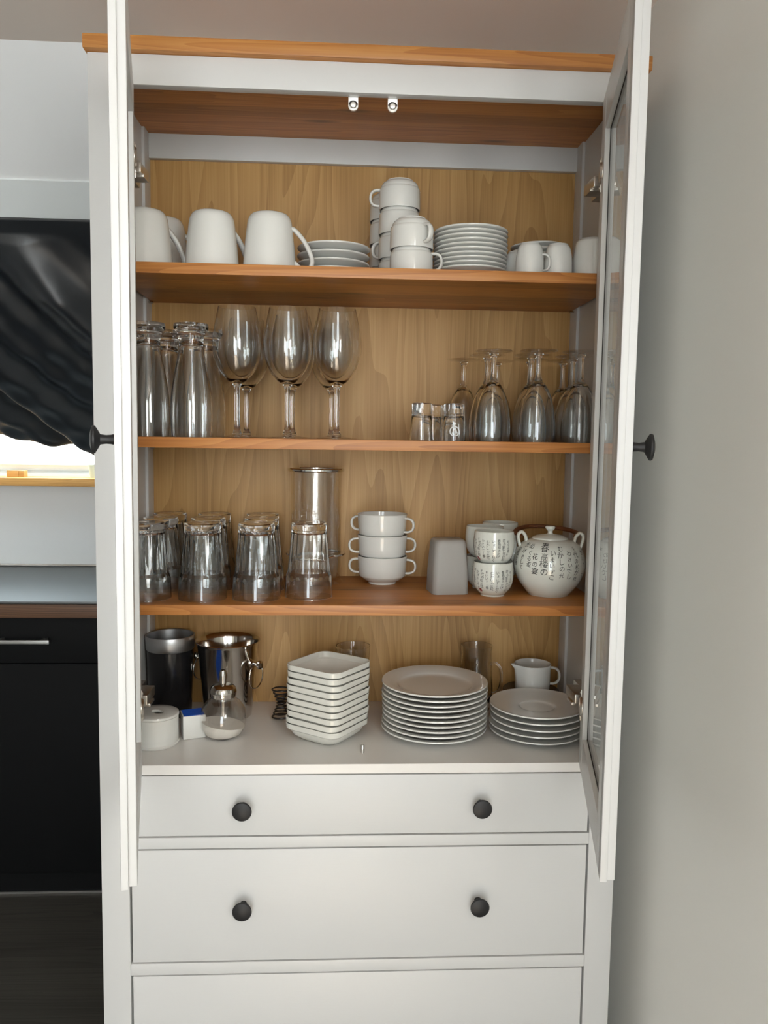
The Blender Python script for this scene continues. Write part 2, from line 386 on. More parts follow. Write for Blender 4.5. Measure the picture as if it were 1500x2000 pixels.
cp('rail', boxm(-WI, WI, .0, .02, .636, .656, bev=.0012), 'paint_h'); cp('rail', boxm(-WI, WI, .0, .02, .4085, .4298, bev=.0012), 'paint_h')
cp('rail', boxm(-WI, WI, .0, .02, .14, .185, bev=.0012), 'paint_h')
cp('bottom_panel', boxm(-.43, .43, .02, .335, .16, .172), 'paint_h')
cp('back_panel', boxm(-WB-.004, WB+.004, .331, .336, .14, .599), 'back')
KN = [(0, .0005), (.0062, .0005), (.0062, .0025), (.0056, .0045), (.0052, .010), (.0062, .0165), (.0115, .0195), (.0162, .0225), (.0166, .0245), (.0155, .0262), (.008, .0282), (0, .0286)]
knob_me = lathe(KN, 32, name='knob')
for z0, z1, kz in ((.6585, .7645, .7120), (.4322, .6335, .5355), (.1875, .4062, .2840)):
    dr = cp('drawer', boxm(-WI+.0035, WI-.0035, .0005, .018, z0, z1, bev=.0012), 'paint_h')
    box_ = obj('drawer_box', boxm(-WI+.02, WI-.02, .0185, .31, z0+.008, z1-.012), 'shelfwhite', dr)
    for x in (-.2038, .2032): obj('knob', knob_me, 'knob', dr, (x, .0005, kz), (PI/2, 0, 0))
for s in (-1, 1):
    for z in (Z1, Z2, Z3):
        for y in (.06, .305):
            bm = bmesh.new(); lathe_into(bm, [(0, 0), (.0025, 0), (.0025, .016), (0, .016)], 10, mtx=Matrix.Translation((s*.432, y, z-.0212)) @ Matrix.Rotation(-s*PI/2, 4, 'Y'))
            cp('shelf_pin', bm, 'steel')
for px in (690, 767):                       # catches under the top rail
    x = at(px, 200, y=.02).x; bm = bmesh.new()
    box(bm, x-.008, x+.008, .0185, .0225, 1.872, 1.9254, bev=.0008)
    lathe_into(bm, [(0, 0), (.008, 0), (.008, .004), (0, .004)], 24, mtx=Matrix.Translation((x, .0225, 1.872)) @ Matrix.Rotation(PI/2, 4, 'X'))
    c = cp('door_catch', bm, 'catch')
    obj('catch_button', lathe([(0, 0), (.0058, 0), (.0058, .0012), (.004, .003), (0, .0036)], 20, mtx=Matrix.Translation((x, .0185, 1.8725)) @ Matrix.Rotation(PI/2, 4, 'X')), 'catch', c)
cp('stop_pin', lathe([(0, 0), (.0036, 0), (.0036, .0130), (.0030, .0140), (0, .0140)], 14, mtx=Matrix.Translation((at(709, 1483, z=ZB).x, .052, ZB))), 'steel')
# glass doors, each opened to about 77 degrees.  local: u along door from hinge, w = thickness outwards from inner face
DW, DT, DZ0, DZ1, ST, RL = .388, .019, .7870, 1.8815, .055, .060
for s in (-1, 1):
    ang = math.radians(12.75)
    U = Vector((-s*math.sin(ang), -math.cos(ang), 0)); Wv = Vector((s*math.cos(ang), -math.sin(ang), 0)); O = Vector((s*.372, -.004, 0))
    MT = Matrix(((U.x, Wv.x, 0, O.x), (U.y, Wv.y, 0, O.y), (0, 0, 1, 0), (0, 0, 0, 1)))
    def D_(bm):
        bmesh.ops.transform(bm, matrix=MT, verts=bm.verts); return bm
    bm = bmesh.new()
    box(bm, 0, ST, 0, DT, DZ0, DZ1, bev=.0012)
    half = (0, .009) if s > 0 else (.010, DT)
    box(bm, DW-ST, DW-.007, 0, DT, DZ0, DZ1, bev=.0010); box(bm, DW-.02, DW, half[0], half[1], DZ0, DZ1, bev=.0014)
    box(bm, ST, DW-ST, .0005, DT-.0005, DZ0, DZ0+RL, bev=.0010); box(bm, ST, DW-ST, .0005, DT-.0005, DZ1-RL, DZ1, bev=.0010)
    door = cp('door', D_(bm), 'paint')
    obj('glass_pane', D_(boxm(ST-.004, DW-ST+.004, .0085, .0115, DZ0+RL-.004, DZ1-RL+.004)), 'pane', door)
    bm = bmesh.new(); a, b, c, d = ST, DW-ST, DZ0+RL, DZ1-RL; g = .0012
    box(bm, a, a+g, .0078, .0122, c, d); box(bm, b-g, b, .0078, .0122, c, d); box(bm, a, b, .0078, .0122, c, c+g); box(bm, a, b, .0078, .0122, d-g, d)
    obj('glazing_seal', D_(bm), 'gasket', door)
    bm = bmesh.new(); lathe_into(bm, KN, 32, mtx=Matrix.Translation((DW-.030, DT, 1.3325)) @ Matrix.Rotation(-PI/2, 4, 'X')); obj('knob', D_(bm), 'knob', door)
    for z in (1.764, .893):
        bm = bmesh.new()                    # cup and plate on the door
        box(bm, .012, .018, -.0015, .0, z-.027, z+.027, bev=.0004); lathe_into(bm, [(0, -.004), (.014, -.004), (.0165, -.001), (.0165, 0), (0, 0)], 24, mtx=Matrix.Translation((.026, 0, z)) @ Matrix.Rotation(-PI/2, 4, 'X') )
        for dz in (-.021, .021): lathe_into(bm, [(0, -.0035), (.003, -.003), (.0035, -.0015), (0, -.0015)], 10, mtx=Matrix.Translation((.015, 0, z+dz)) @ Matrix.Rotation(-PI/2, 4, 'X'))
        obj('hinge_cup', D_(bm), 'hinge', door)
        bm = bmesh.new()                    # arm and mounting plate on the side
        X = lambda a: s*a
        box(bm, X(.405), X(.4295), .052, .100, z-.009, z+.009, bev=.0015); box(bm, X(.389), X(.405), .030, .100, z-.008, z+.008, bev=.002)
        box(bm, X(.4235), X(.4295), .060, .082, z-.026, z+.026, bev=.001)
        box(bm, X(.366), X(.392), .010, .068, z-.0085, z+.0085, bev=.002); box(bm, X(.363), X(.388), .018, .050, z-.0135, z-.0085, bev=.001)
        h = cp('hinge', bm, 'hinge')

# ------------------------------------------------------------------ builders for the crockery
def cup_handle(r0, z0, r1, z1, out, ra, rb, z_out=None, k=6):
    pts = [Vector((r0-.003, 0, z0))]
    for i in range(21):
        th = PI/2-PI*i/20; cc = max(0, math.cos(th))**.75; ss = math.copysign(abs(math.sin(th))**.85, math.sin(th))
        pts.append(Vector((r0+(r1-r0)*i/20+.001+(out-.001)*cc, 0, (z0+z1)/2+.0+(z0-z1)/2*ss)))
    pts.append(Vector((r1-.003, 0, z1)))
    return tube(pts, ra, rb, bin_=(0, 1, 0), n=10)
def place(root, first, loc, rz=0, label=None, rot=None):
    o = root if first else dup(root)
    o.location = loc; o.rotation_euler = rot or (0, 0, rz)
    if label: o['label'] = label
    return o
def series(root, spots):
    for i, (loc, rz, label) in enumerate(spots): place(root, i == 0, loc, rz, label)

# --- shelf 1: big mugs, upside down
mug = empty('coffee_mug'); tag(mug, 'x', 'mug', 'large white mugs turned upside down on the top shelf')
out_ = smooth_prof([(.0466, .0), (.0455, .012), (.0425, .045), (.0392, .075), (.0368, .088), (.031, .0962), (.022, .0978)], 5)
obj('body', lathe(out_+[(0, .0978), (0, .093), (.030, .0925), (.0345, .085), (.0395, .045), (.0434, .001), (.0466, 0)], 56), 'china', mug)
obj('handle', tube(curve_pts([(.0375, 0, .074), (.044, 0, .071), (.056, 0, .058), (.066, 0, .042), (.0735, 0, .022), (.071, 0, .010), (.062, 0, .0055), (.052, 0, .009), (.0435, 0, .0165)], 5), .0042, .0066, bin_=(0, 1, 0), n=10), 'china', mug)
e = .0004
mA = place(mug, True, (-.3815, .100, Z1+e), math.radians(38), 'large white upturned mug in the top shelf corner, in front of the taller mug')
place(mug, False, (-.2684, .100, Z1+e), math.radians(40), 'large white upturned mug between two other upturned mugs on the top shelf')
place(mug, False, (-.1700, .100, Z1+e), math.radians(-4), 'large white upturned mug with its handle reaching over the four saucers')
m2 = place(mug, False, (-.3765, .222, Z1+e), math.radians(12), 'taller white upturned mug standing behind the corner mug on the top shelf'); m2.scale = (1, 1, 1.19)

def plate_mesh(R, h, t=.003, well=.62, n=64):
    foot = R*well*.8
    top = smooth_prof([(0, .0052), (R*well*.8, .0052), (R*well, .0066), (R*well+.006, .0098), (R*.86, h*.86), (R-.0006, h)], 4)
    bot = smooth_prof([(R, h-.0012), (R-.0012, h-t), (R*.86, h*.86-t-.0004), (R*well+.004, .0042), (foot+.004, .0022)], 4)
    return lathe(top+bot+[(foot+.002, 0), (foot-.001, 0), (foot-.003, .002), (0, .0022)], n)
def stack(name, me, m, x, y, z0, n, pitch, what, cat, group, jit=.0012, rz=0., rzj=0.):
    for i in range(n):
        k = n-1-i
        o = obj(name, me, m, loc=(x+random.uniform(-jit, jit), y+random.uniform(-jit, jit), z0+i*pitch+e), rot=(0, 0, rz+random.uniform(-rzj, rzj)))
        tag(o, f'{"lowest" if (i == 0 and n > 2) else ORD[k]} {what}', cat, group)
stack('saucer', plate_mesh(.066, .0168, well=.5), 'china', -.0600, .172, Z1, 4, .0142, 'white saucer of the stack of four behind the upturned mug', 'saucer', 'stack of four saucers on the top shelf')
stack('saucer', plate_mesh(.066, .0165, well=.5), 'china', .1832, .130, Z1, 10, .0076, 'white saucer of the tall saucer stack beside the stacked cups', 'saucer', 'tall stack of saucers on the top shelf', jit=.0007)
stack('small_saucer', plate_mesh(.054, .0150, well=.5, n=48), 'china', .3270, .214, Z1, 8, .0096, 'white saucer of the stack behind the upturned espresso cups', 'saucer', 'stack of small saucers behind the espresso cups')
# stacking cups, upside down
sc = empty('stacking_cup'); tag(sc, 'x', 'cup', 'white stacking cups turned upside down on the top shelf')
so2 = [(.0375, 0), (.0378, .002), (.0376, .020), (.0372, .0345), (.0366, .0370), (.0352, .0388), (.0342, .0390), (.0342, .0400), (.0338, .0430), (.0315, .0470), (.0272, .0500), (.0245, .0508), (.0240, .0530), (.0222, .0530), (.0215, .0512), (0, .0510)]
obj('body', lathe(so2+[(0, .0478), (.024, .0475), (.0312, .043), (.0348, .036), (.0354, .001), (.0375, 0)], 48), 'china', sc)
obj('handle', cup_handle(.0368, .0365, .0374, .0080, .0165, .0026, .0052), 'china', sc)
P = .0441
c1, c2, c3 = (.0756, .100), (.0590, .182), (.0448, .2625)
fst = True
for (x, y), n, rots, what in ((c1, 2, (-18, -58), 'short stack of two cups'), (c2, 4, (30, 150, 60, 178), 'stack of four cups behind the short one'), (c3, 4, (120, 60, 100, 80), 'rearmost stack of cups against the back')):
    for i in range(n):
        place(sc, fst, (x, y, Z1+e+i*P), math.radians(rots[i]), f'{"lower" if n == 2 and i == 0 else "upper" if n == 2 else ("lowest" if i == 0 else ORD[n-1-i])} upturned white cup in the {what}'); fst = False
# espresso cups
ec = empty('espresso_cup'); tag(ec, 'x', 'cup', 'white espresso cups turned upside down on the top shelf')
eo = smooth_prof([(.0238, 0), (.0243, .004), (.0243, .020), (.0232, .036), (.0205, .049), (.0170, .0545)], 5)
obj('body', lathe(eo+[(.0165, .0562), (.0150, .0562), (.0145, .0545), (0, .0540), (0, .050), (.016, .050), (.0208, .038), (.0220, .001), (.0238, 0)], 40), 'china', ec)
obj('handle', cup_handle(.0225, .036, .0238, .009, .0125, .0020, .0038), 'china', ec)
series(ec, [((.2796, .080, Z1+e), math.radians(-30), 'small upturned espresso cup with its handle towards the neighbouring cup, beside the tall saucer stack'),
            ((.3298, .082, Z1+e), math.radians(120), 'small upturned espresso cup between the larger cup and the cup with visible handle'),
            ((.2720, .146, Z1+e), math.radians(100), 'small upturned espresso cup half hidden behind another beside the tall saucer stack'),
            ((.3950, .160, Z1+e), math.radians(100), 'small upturned espresso cup hidden behind the larger corner cup')])
lc = empty('cappuccino_cup', (.3900, .090, Z1+e), math.radians(75)); tag(lc, 'larger upturned white cup in the corner of the top shelf behind the door', 'cup')
lo_ = smooth_prof([(.0325, 0), (.0328, .004), (.0318, .024), (.0300, .045), (.0268, .062), (.0230, .0665)], 5)
obj('body', lathe(lo_+[(.0210, .0685), (.0195, .0685), (.019, .0665), (0, .066), (0, .062), (.022, .0615), (.0275, .045), (.0302, .001), (.0325, 0)], 44), 'china', lc)
obj('handle', cup_handle(.0298, .046, .0318, .010, .015, .0024, .0045), 'china', lc)

# --- shelf 2: glasses
def glass_thing(name, cat, group, parts):
    t = empty(name); tag(t, 'x', cat, group)
    for nm, me, m in parts: obj(nm, me, m, t)
    return t
wz = glass_thing('wheat_beer_glass', 'glass', 'tall beer glasses turned upside down on the middle shelf', [
    ('bowl', lathe(smooth_prof([(.0338, .0), (.0352, .012), (.0362, .035), (.0350, .070), (.0292, .110), (.0232, .140), (.0208, .160), (.0222, .1732)], 5)+[(0, .1732), (0, .1670)]+smooth_prof([(.0110, .166), (.0174, .158), (.0206, .140), (.0270, .110), (.0332, .070), (.0346, .035), (.0336, .012), (.0326, .0)], 5)+[(.0338, 0)], 48), 'crystal'),
    ('foot', lathe([(0, .1735)]+smooth_prof([(.0226, .1735), (.0240, .179), (.0285, .184), (.0300, .189), (.0290, .1945)], 4)+[(.022, .1955), (0, .193)], 48), 'crystal')])
series(wz, [((-.3790, .100, Z2+e), 0, 'tall upturned beer glass nearest the cabinet side, in the front pair'),
            ((-.3050, .100, Z2+e), 1, 'tall upturned beer glass next to the wine glasses, in the front pair'),
            ((at(325, 700, y=.202).x, .202, Z2+e), 2, 'tall upturned beer glass behind the front pair, nearer the cabinet side'),
            ((at(401, 700, y=.178).x, .178, Z2+e), 3, 'tall upturned beer glass behind the front pair, nearer the wine glasses')])
wg = glass_thing('wine_glass', 'wine glass', 'large wine glasses standing upright on the middle shelf', [
    ('bowl', lathe(smooth_prof([(.0320, .2250), (.0365, .205), (.0412, .180), (.0425, .160), (.0402, .140), (.0320, .118), (.0190, .1015), (.0085, .0945), (.0, .0935)], 6)+smooth_prof([(0, .0990), (.0080, .0990), (.0180, .1040), (.0308, .1190), (.0391, .1402), (.0414, .160), (.0401, .180), (.0355, .205), (.0311, .2250)], 6)+[(.0320, .2250)], 56), 'crystal'),
    ('stem', lathe([(0, .0925)]+smooth_prof([(.0085, .0932), (.0062, .0885), (.0046, .080), (.0043, .050), (.0047, .022), (.0070, .010)], 5)+[(.0085, .0065), (0, .006)], 24), 'crystal'),
    ('foot', lathe([(0, 0), (.037, 0), (.0380, .0010), (.0370, .0020), (.020, .0032), (.009, .0054), (0, .0056)], 48), 'footglass')])
wpos = [(-.2261, .100, 'front large wine glass beside the upturned beer glasses'), (-.1385, .100, 'front large wine glass in the middle of the row of three'), (-.0521, .100, 'front large wine glass at the end of the row away from the beer glasses')]
wpos += [(at(482, 800, y=.248).x, .248, 'large wine glass behind the one beside the beer glasses'), (at(571, 800, y=.192).x, .192, 'large wine glass behind the middle one of the front row'), (at(648, 800, y=.240).x, .240, 'large wine glass behind the end one of the front row')]
series(wg, [((x, y, Z2+e), .4*i, l) for i, (x, y, l) in enumerate(wpos)])
sg = glass_thing('shot_glass', 'shot glass', 'shot glasses turned upside down on the middle shelf', [
    ('wall', lathe([(.0207, 0), (.0200, .012), (.0182, .036), (.0174, .0460), (0, .0460), (0, .0440), (.0140, .0430), (.0166, .036), (.0186, .012), (.0195, 0), (.0207, 0)], 36), 'crystal'),
    ('base', lathe([(0, .0462), (.0172, .0462), (.0178, .0485), (.0174, .0640), (.0160, .0652), (0, .0640)], 36), 'crystal')])
spos = [((.0975, .090), 'shot glass of the front pair without an emblem, upturned'), ((.1546, .090), 'upturned shot glass with a white etched round emblem'),
        ((at(843, 820, y=.150).x, .152), 'upturned shot glass behind the plain front one'), ((at(864, 820, y=.178).x+.004, .180), 'upturned shot glass at the back of the small group of four')]
sh = []
for i, ((x, y), l) in enumerate(spos): sh.append(place(sg, i == 0, (x, y, Z2+e), i, l))
sh[1].rotation_euler = (0, 0, 0)
cg = glass_thing('champagne_glass', 'champagne glass', 'stemmed glasses turned upside down on the middle shelf', [
    ('bowl', lathe(smooth_prof([(.0305, 0), (.0318, .014), (.0315, .032), (.0285, .058), (.0220, .083), (.0130, .1000), (.0060, .1052), (0, .1056)], 6)+smooth_prof([(0, .1000), (.0050, .0995), (.0118, .0960), (.0208, .0815), (.0274, .0575), (.0304, .032), (.0307, .014), (.0295, 0)], 6)+[(.0305, 0)], 44), 'crystal'),
    ('stem', lathe([(0, .1062)]+smooth_prof([(.0075, .1062), (.0058, .112), (.0045, .122), (.0043, .140), (.0060, .150), (.0085, .1535)], 4)+[(0, .154)], 20), 'crystal'),
    ('foot', lathe([(0, .1545), (.010, .1545), (.022, .1558), (.0325, .1580), (.0335, .1588), (.0325, .1596), (0, .1596)], 44), 'footglass')])
cpos = [(.2245, .096, 'front upturned champagne glass nearest the shot glasses'), (.3010, .080, 'front upturned champagne glass between two others'), (.3775, .083, 'front upturned champagne glass next to the cabinet side'),
        (at(950, 800, y=.168).x, .170, 'second-row upturned champagne glass nearest the shot glasses'), (at(1035, 800, y=.155).x, .155, 'second-row upturned champagne glass between two others'), (at(1112, 800, y=.163).x+.004, .163, 'second-row upturned champagne glass next to the cabinet side'),
        (at(904, 800, y=.262).x, .262, 'lone rear upturned champagne glass behind the shot glasses'), (at(972, 800, y=.262).x, .276, 'rear upturned champagne glass next to the lone one'), (.3210, .2300, 'rear upturned champagne glass second from the cabinet side'), (.3900, .2480, 'rear upturned champagne glass in the back corner')]
series(cg, [((x, y, Z2+e), .7*i, l) for i, (x, y, l) in enumerate(cpos)])

# --- shelf 3
def facet(a, r, z):
    if r > .02 and .040 < z < .1215: 
        wv = min(1, (z-.040)/.006, (.1215-z)/.004); return r*(1-.028*wv*abs(math.sin(a*9)))
    return r
tg_o = [(.0428, 0), (.0425, .012), (.0412, .036), (.0405, .040), (.0385, .046), (.0350, .085), (.0322, .118), (.0318, .1215)]
tg_i = [(.0414, 0), (.0411, .012), (.0398, .034), (.0378, .044), (.0335, .085), (.0300, .114), (.0270, .1165), (0, .1165)]
tg = glass_thing('tumbler', 'tumbler', 'fluted tumblers turned upside down on the lower shelf', [
    ('wall', lathe(tg_o+[(0, .1215), (0, .1165)]+tg_i[::-1][1:]+[tg_o[0]], 108, fr=facet, sharp=.25), 'crystal'),
    ('base', lathe([(0, .1218), (.0310, .1218), (.0320, .1240), (.0322, .1320), (.0306, .1342), (0, .1330)], 54), 'crystal')])
tpos = [(-.3845, .0934), (-.2862, .0934), (-.1917, .0950), (-.0995, .1133)]
nm = ['next to the cabinet side', 'second from the cabinet side', 'third from the cabinet side']
tl = [((x, y), f'front-row upturned fluted tumbler {nm[i]}' if i < 3 else 'upturned fluted tumbler standing in front of the clear wine cooler') for i, (x, y) in enumerate(tpos)]
for (pm, pb), n_ in zip(((314, 333), (407, 419), (511, 513)), nm):
    tl.append(((at(pm, 1030, y=.182).x, .182), f'middle-row upturned fluted tumbler {n_}')); tl.append(((at(pb, 1030, y=.2725).x, .2725), f'back-row upturned fluted tumbler {n_}'))
series(tg, [((x, y, Z3+e), i*.31, l) for i, ((x, y), l) in enumerate(tl)])
# wine cooler
wc = empty('wine_cooler', (-.0925, .2680, Z3+e)); tag(wc, 'clear acrylic wine cooler cylinder with chrome rim and ring', 'wine cooler')
obj('outer_wall', lathe([(.0560, .0005), (.0535, .003), (.0500, .006), (.0495, .220)], 56), 'glass_dark', wc)
obj('inner_wall', lathe([(0, .010), (.044, .010), (.0455, .014), (.0455, .220)], 56), 'glass_dark', wc)
obj('rim', lathe([(.0445, .2195), (.0545, .2195), (.0560, .2215), (.0560, .2245), (.0545, .2260), (.0445, .2262), (.0440, .2230), (.0445, .2195)], 56), 'chrome', wc)
obj('ring', lathe([(.0500, .0545), (.0590, .0548), (.0596, .0565), (.0590, .0582), (.0500, .0585), (.0500, .0545)], 56), 'chrome', wc)
# soup bowls
sb = empty('soup_bowl'); tag(sb, 'x', 'bowl', 'stack of three two-handled soup bowls')
so3 = [(0, .003), (.0235, .003), (.0245, 0), (.0270, 0), (.0282, .004), (.0370, .0085), (.0435, .0135), (.0450, .0150), (.0462, .0165), (.0475, .0330), (.0490, .0530), (.0495, .0545), (.0485, .0555), (.0470, .0545), (.0448, .030), (.0405, .0125), (.030, .0075), (0, .0070)]
obj('body', lathe(so3, 56), 'china', sb)
for a in (0, PI):
    h = obj('handle', cup_handle(.0478, .0475, .0465, .0205, .0185, .0024, .0045), 'china', sb); h.rotation_euler = (0, 0, a)
for i, l in enumerate(('lowest two-handled white soup bowl of the stack of three', 'middle two-handled white soup bowl of the stack of three', 'topmost two-handled white soup bowl of the stack of three')):
    place(sb, i == 0, (.0405+(0, -.0005, -.0012)[i], .2500, Z3+e+i*.0418), math.radians((-8, 3, -24)[i]), l)
# frosted square cup, upside down
def rsq(s, r, n=6):
    out = []
    for cx, cy, a0 in ((1, 1, 0), (-1, 1, 90), (-1, -1, 180), (1, -1, 270)):
        for k in range(n+1):
            a = math.radians(a0+90*k/n); out.append((cx*(s-r)+r*math.cos(a), cy*(s-r)+r*math.sin(a)))
    return out
def sq_loft(levels, n=6, close0=True, close1=True):
    bm = bmesh.new(); rings = [[bm.verts.new((x, y, z)) for x, y in rsq(s, r, n)] for s, r, z in levels]
    for p, q in zip(rings, rings[1:]):
        for i in range(len(p)): bm.faces.new((p[i], p[(i+1) % len(p)], q[(i+1) % len(p)], q[i]))
    if close0: bm.faces.new(rings[0])
    if close1: bm.faces.new(rings[-1])
    return bm
fc = obj('frosted_cup', finish(sq_loft([(.0335, .010, 0), (.0345, .011, .0), (.0335, .011, .040), (.0300, .011, .092), (.0285, .012, .0985), (.0255, .012, .1010)], close0=False), 'frosted', .7), 'frost', loc=(.1590, .1630, Z3+e), rot=(0, 0, math.radians(6)))
fc.modifiers.new('wall', 'SOLIDIFY').thickness = .0022
tag(fc, 'upturned square frosted grey plastic cup beside the calligraphy tea cups', 'cup')

# calligraphy, written as wrapped lettering
POEM = ['春高楼の', '花の宴', 'めぐる盃', 'かげさして', '千代の松が枝', 'わけいでし', 'むかしの光', 'いまいずこ']
_txt = {}
def text_verts(s, size):
    key = (s, size)
    if key not in _txt:
        cu = bpy.data.curves.new('lettering', 'FONT'); cu.body = s; cu.size = size; cu.align_x = 'CENTER'; cu.resolution_u = 2
        ob = bpy.data.objects.new('lettering', cu); col.objects.link(ob); bpy.context.view_layer.update()
        me = bpy.data.meshes.new_from_object(ob.evaluated_get(bpy.context.evaluated_depsgraph_get()))
        _txt[key] = ([tuple(v.co) for v in me.vertices], [tuple(p.vertices) for p in me.polygons])
        bpy.data.objects.remove(ob); bpy.data.curves.remove(cu); bpy.data.meshes.remove(me)
    return _txt[key]
def rfun_of(prof):
    ps = sorted([(z, r) for r, z in prof])
    def f(z):
        for (z0, r0), (z1, r1) in zip(ps, ps[1:]):
            if z0 <= z <= z1: return r0+(r1-r0)*((z-z0)/(z1-z0) if z1 > z0 else 0)
        return ps[-1][1] if z > ps[-1][0] else ps[0][1]
    return f
def wrap_into(V, F, verts, faces, ang, z0, rf, eps=.0004, tilt=0.):
    b = len(V); ct, st = math.cos(tilt), math.sin(tilt)
    for x, y, *_ in verts:
        x, y = x*ct-y*st, x*st+y*ct
        z = z0+y; r = rf(z)+eps; a = ang+x/rf(z0); V.append((r*math.cos(a), r*math.sin(a), z))
    F.extend(tuple(b+i for i in f) for f in faces)
def lettering(columns, rf, eps=.0004):
    V, F = [], []
    for s, ang, ztop, size, pitch in columns:
        for i, ch in enumerate(s):
            vv, ff = text_verts(ch, size*random.choice((.95, 1.1, 1.2)))
            wrap_into(V, F, vv, ff, ang+random.uniform(-.004, .004)/rf(ztop)*.3, ztop-(i+1)*pitch, rf, eps, random.uniform(-.18, .12))
    me = bpy.data.meshes.new('lettering'); me.from_pydata(V, [], F); me.update(); return me
# tea pot
TX, TY = .3480, .1430
pot_o = smooth_prof([(.0380, .0015), (.0440, .008), (.0570, .026), (.0655, .048), (.0665, .060), (.0640, .076), (.0560, .092), (.0440, .1015), (.0330, .1050)], 6)
view = math.atan2(CAM.y-TY, CAM.x-TX)
tp = empty('teapot', (TX, TY, Z3+e)); tag(tp, 'round pale ceramic teapot covered with black calligraphy columns', 'teapot')
body = obj('body', lathe([(0, .003), (.034, .003), (.035, 0), (.0375, 0)]+pot_o+[(.0315, .1045), (0, .1040)], 72), 'celadon', tp)
prf = rfun_of(pot_o); scale = FPX/1.535
def ang_px(px): return view+math.asin(max(-.98, min(.98, (px-1077)/scale/.0665)))
def zpx(py): return at(1077, py, y=TY-.055).z-Z3
cols_ = [(POEM[4][2:], 1016, 1076, .0085, .0090), (POEM[3], 1027, 1067, .0090, .0100), (POEM[2], 1038, 1068, .0095, .0105), (POEM[1], 1051, 1083, .0125, .0135), (POEM[0], 1067, 1067, .0140, .0140),
         (POEM[7], 1083, 1078, .0100, .0108), (POEM[6], 1100, 1068, .0105, .0118), (POEM[5], 1115, 1078, .0095, .0105), (POEM[4], 1127, 1070, .0098, .0108), (POEM[3], 1139, 1080, .0090, .0100)]
obj('calligraphy', lettering([(s, ang_px(px), zpx(py)+.004, sz, pt) for s, px, py, sz, pt in cols_], prf, .0005), 'ink', body)
lid = obj('lid', lathe(smooth_prof([(.0335, .1048), (.0325, .1072), (.024, .1110), (.012, .1130), (.0055, .1140)], 4)+smooth_prof([(.0045, .1160), (.0050, .1195), (.0085, .1235), (.0092, .1265), (.0075, .1285)], 3)+[(0, .1290), (0, .104), (.0335, .1045)], 48), 'celadon', tp)
for px, sgn in ((1043, -1), (1122, 1)):     # lugs for the bail handle
    a = 0 if sgn > 0 else PI
    bm = bmesh.new(); tube_into(bm, curve_pts([(.044, 0, .098), (.047, 0, .110), (.054, 0, .117), (.060, 0, .112), (.0595, 0, .102), (.056, 0, .090)], 5), .0032, .0042, bin_=(0, 1, 0), n=10)
    o = obj('lug', bm, 'celadon', tp); o.rotation_euler = (0, 0, (math.radians(-18) if sgn > 0 else math.radians(162+18)))
bm = bmesh.new(); tube_into(bm, curve_pts([(.044, -.012, .111), (.058, .020, .112), (.050, .055, .115), (.020, .080, .118), (-.020, .085, .118), (-.048, .060, .115), (-.060, .026, .112), (-.050, .006, .111)], 6), .0042, n=10)
obj('bail_handle', bm, 'rattan', tp)
bm = bmesh.new(); tube_into(bm, curve_pts([(-.044, .028, .052), (-.060, .032, .070), (-.064, .033, .092), (-.066, .034, .108)], 6), lambda t: .013-.0065*t, n=14)
obj('spout', bm, 'celadon', tp)
# tea cups
tc_o = smooth_prof([(.0225, .003), (.0275, .0075), (.0345, .018), (.0375, .033), (.0375, .046), (.0362, .0600), (.0358, .0625)], 5)
tcm = lathe([(0, .002), (.0195, .002), (.020, 0), (.0220, 0)]+tc_o+[(.0350, .0632), (.0340, .0622), (.0355, .046), (.0352, .033), (.032, .019), (.024, .009), (0, .006)], 56)
tcr = rfun_of(tc_o)
def small_cols(n, a0, a1, seed):
    r = random.Random(seed); out = []
    for i in range(n):
        s = POEM[(i+seed) % 8]+POEM[(i+seed+3) % 8]; s = s[:r.choice((5, 6, 6, 7))]
        out.append((s, a0+(a1-a0)*i/(n-1), .0545-r.uniform(0, .005), .0055, .0058))
    return out
tea = empty('tea_cup'); tag(tea, 'x', 'tea cup', 'pale tea cups written with black calligraphy')
b = obj('body', tcm, 'celadon', tea); obj('calligraphy', lettering(small_cols(9, -1.05, 1.0, 2), tcr), 'ink', b)
V, F = [], []; wrap_into(V, F, [(-.0028, -.003), (.0028, -.003), (.0028, .003), (-.0028, .003)], [(0, 1, 2, 3)], -.72, .0135, tcr)
me = bpy.data.meshes.new('seal'); me.from_pydata(V, [], F); obj('seal_stamp', me, 'red', b)
def va(x, y): return math.atan2(CAM.y-y, CAM.x-x)
x1, y1 = .2395, .1300; x2, y2 = at(946, 1080, y=.2080).x, .2080; x3, y3 = at(976, 1060, y=.2860).x, .2860
for i, (x, y, z, da, l) in enumerate(((x1, y1, 0, 0, 'lower calligraphy tea cup of the front stack, beside the teapot'), (x1+.0005, y1-.0005, .0572, -.25, 'upper calligraphy tea cup of the front stack, beside the teapot'),
        (x2, y2, 0, .5, 'lower calligraphy tea cup of the stack behind the frosted cup'), (x2, y2, .0576, .9, 'upper slightly tilted calligraphy tea cup behind the frosted cup'),
        (x3, y3, 0, .3, 'lower calligraphy tea cup of the rearmost stack against the back'), (x3, y3, .0572, -.4, 'upper calligraphy tea cup of the rearmost stack against the back'))):
    o = place(tea, i == 0, (x, y, Z3+e+z), va(x, y)+da, l)

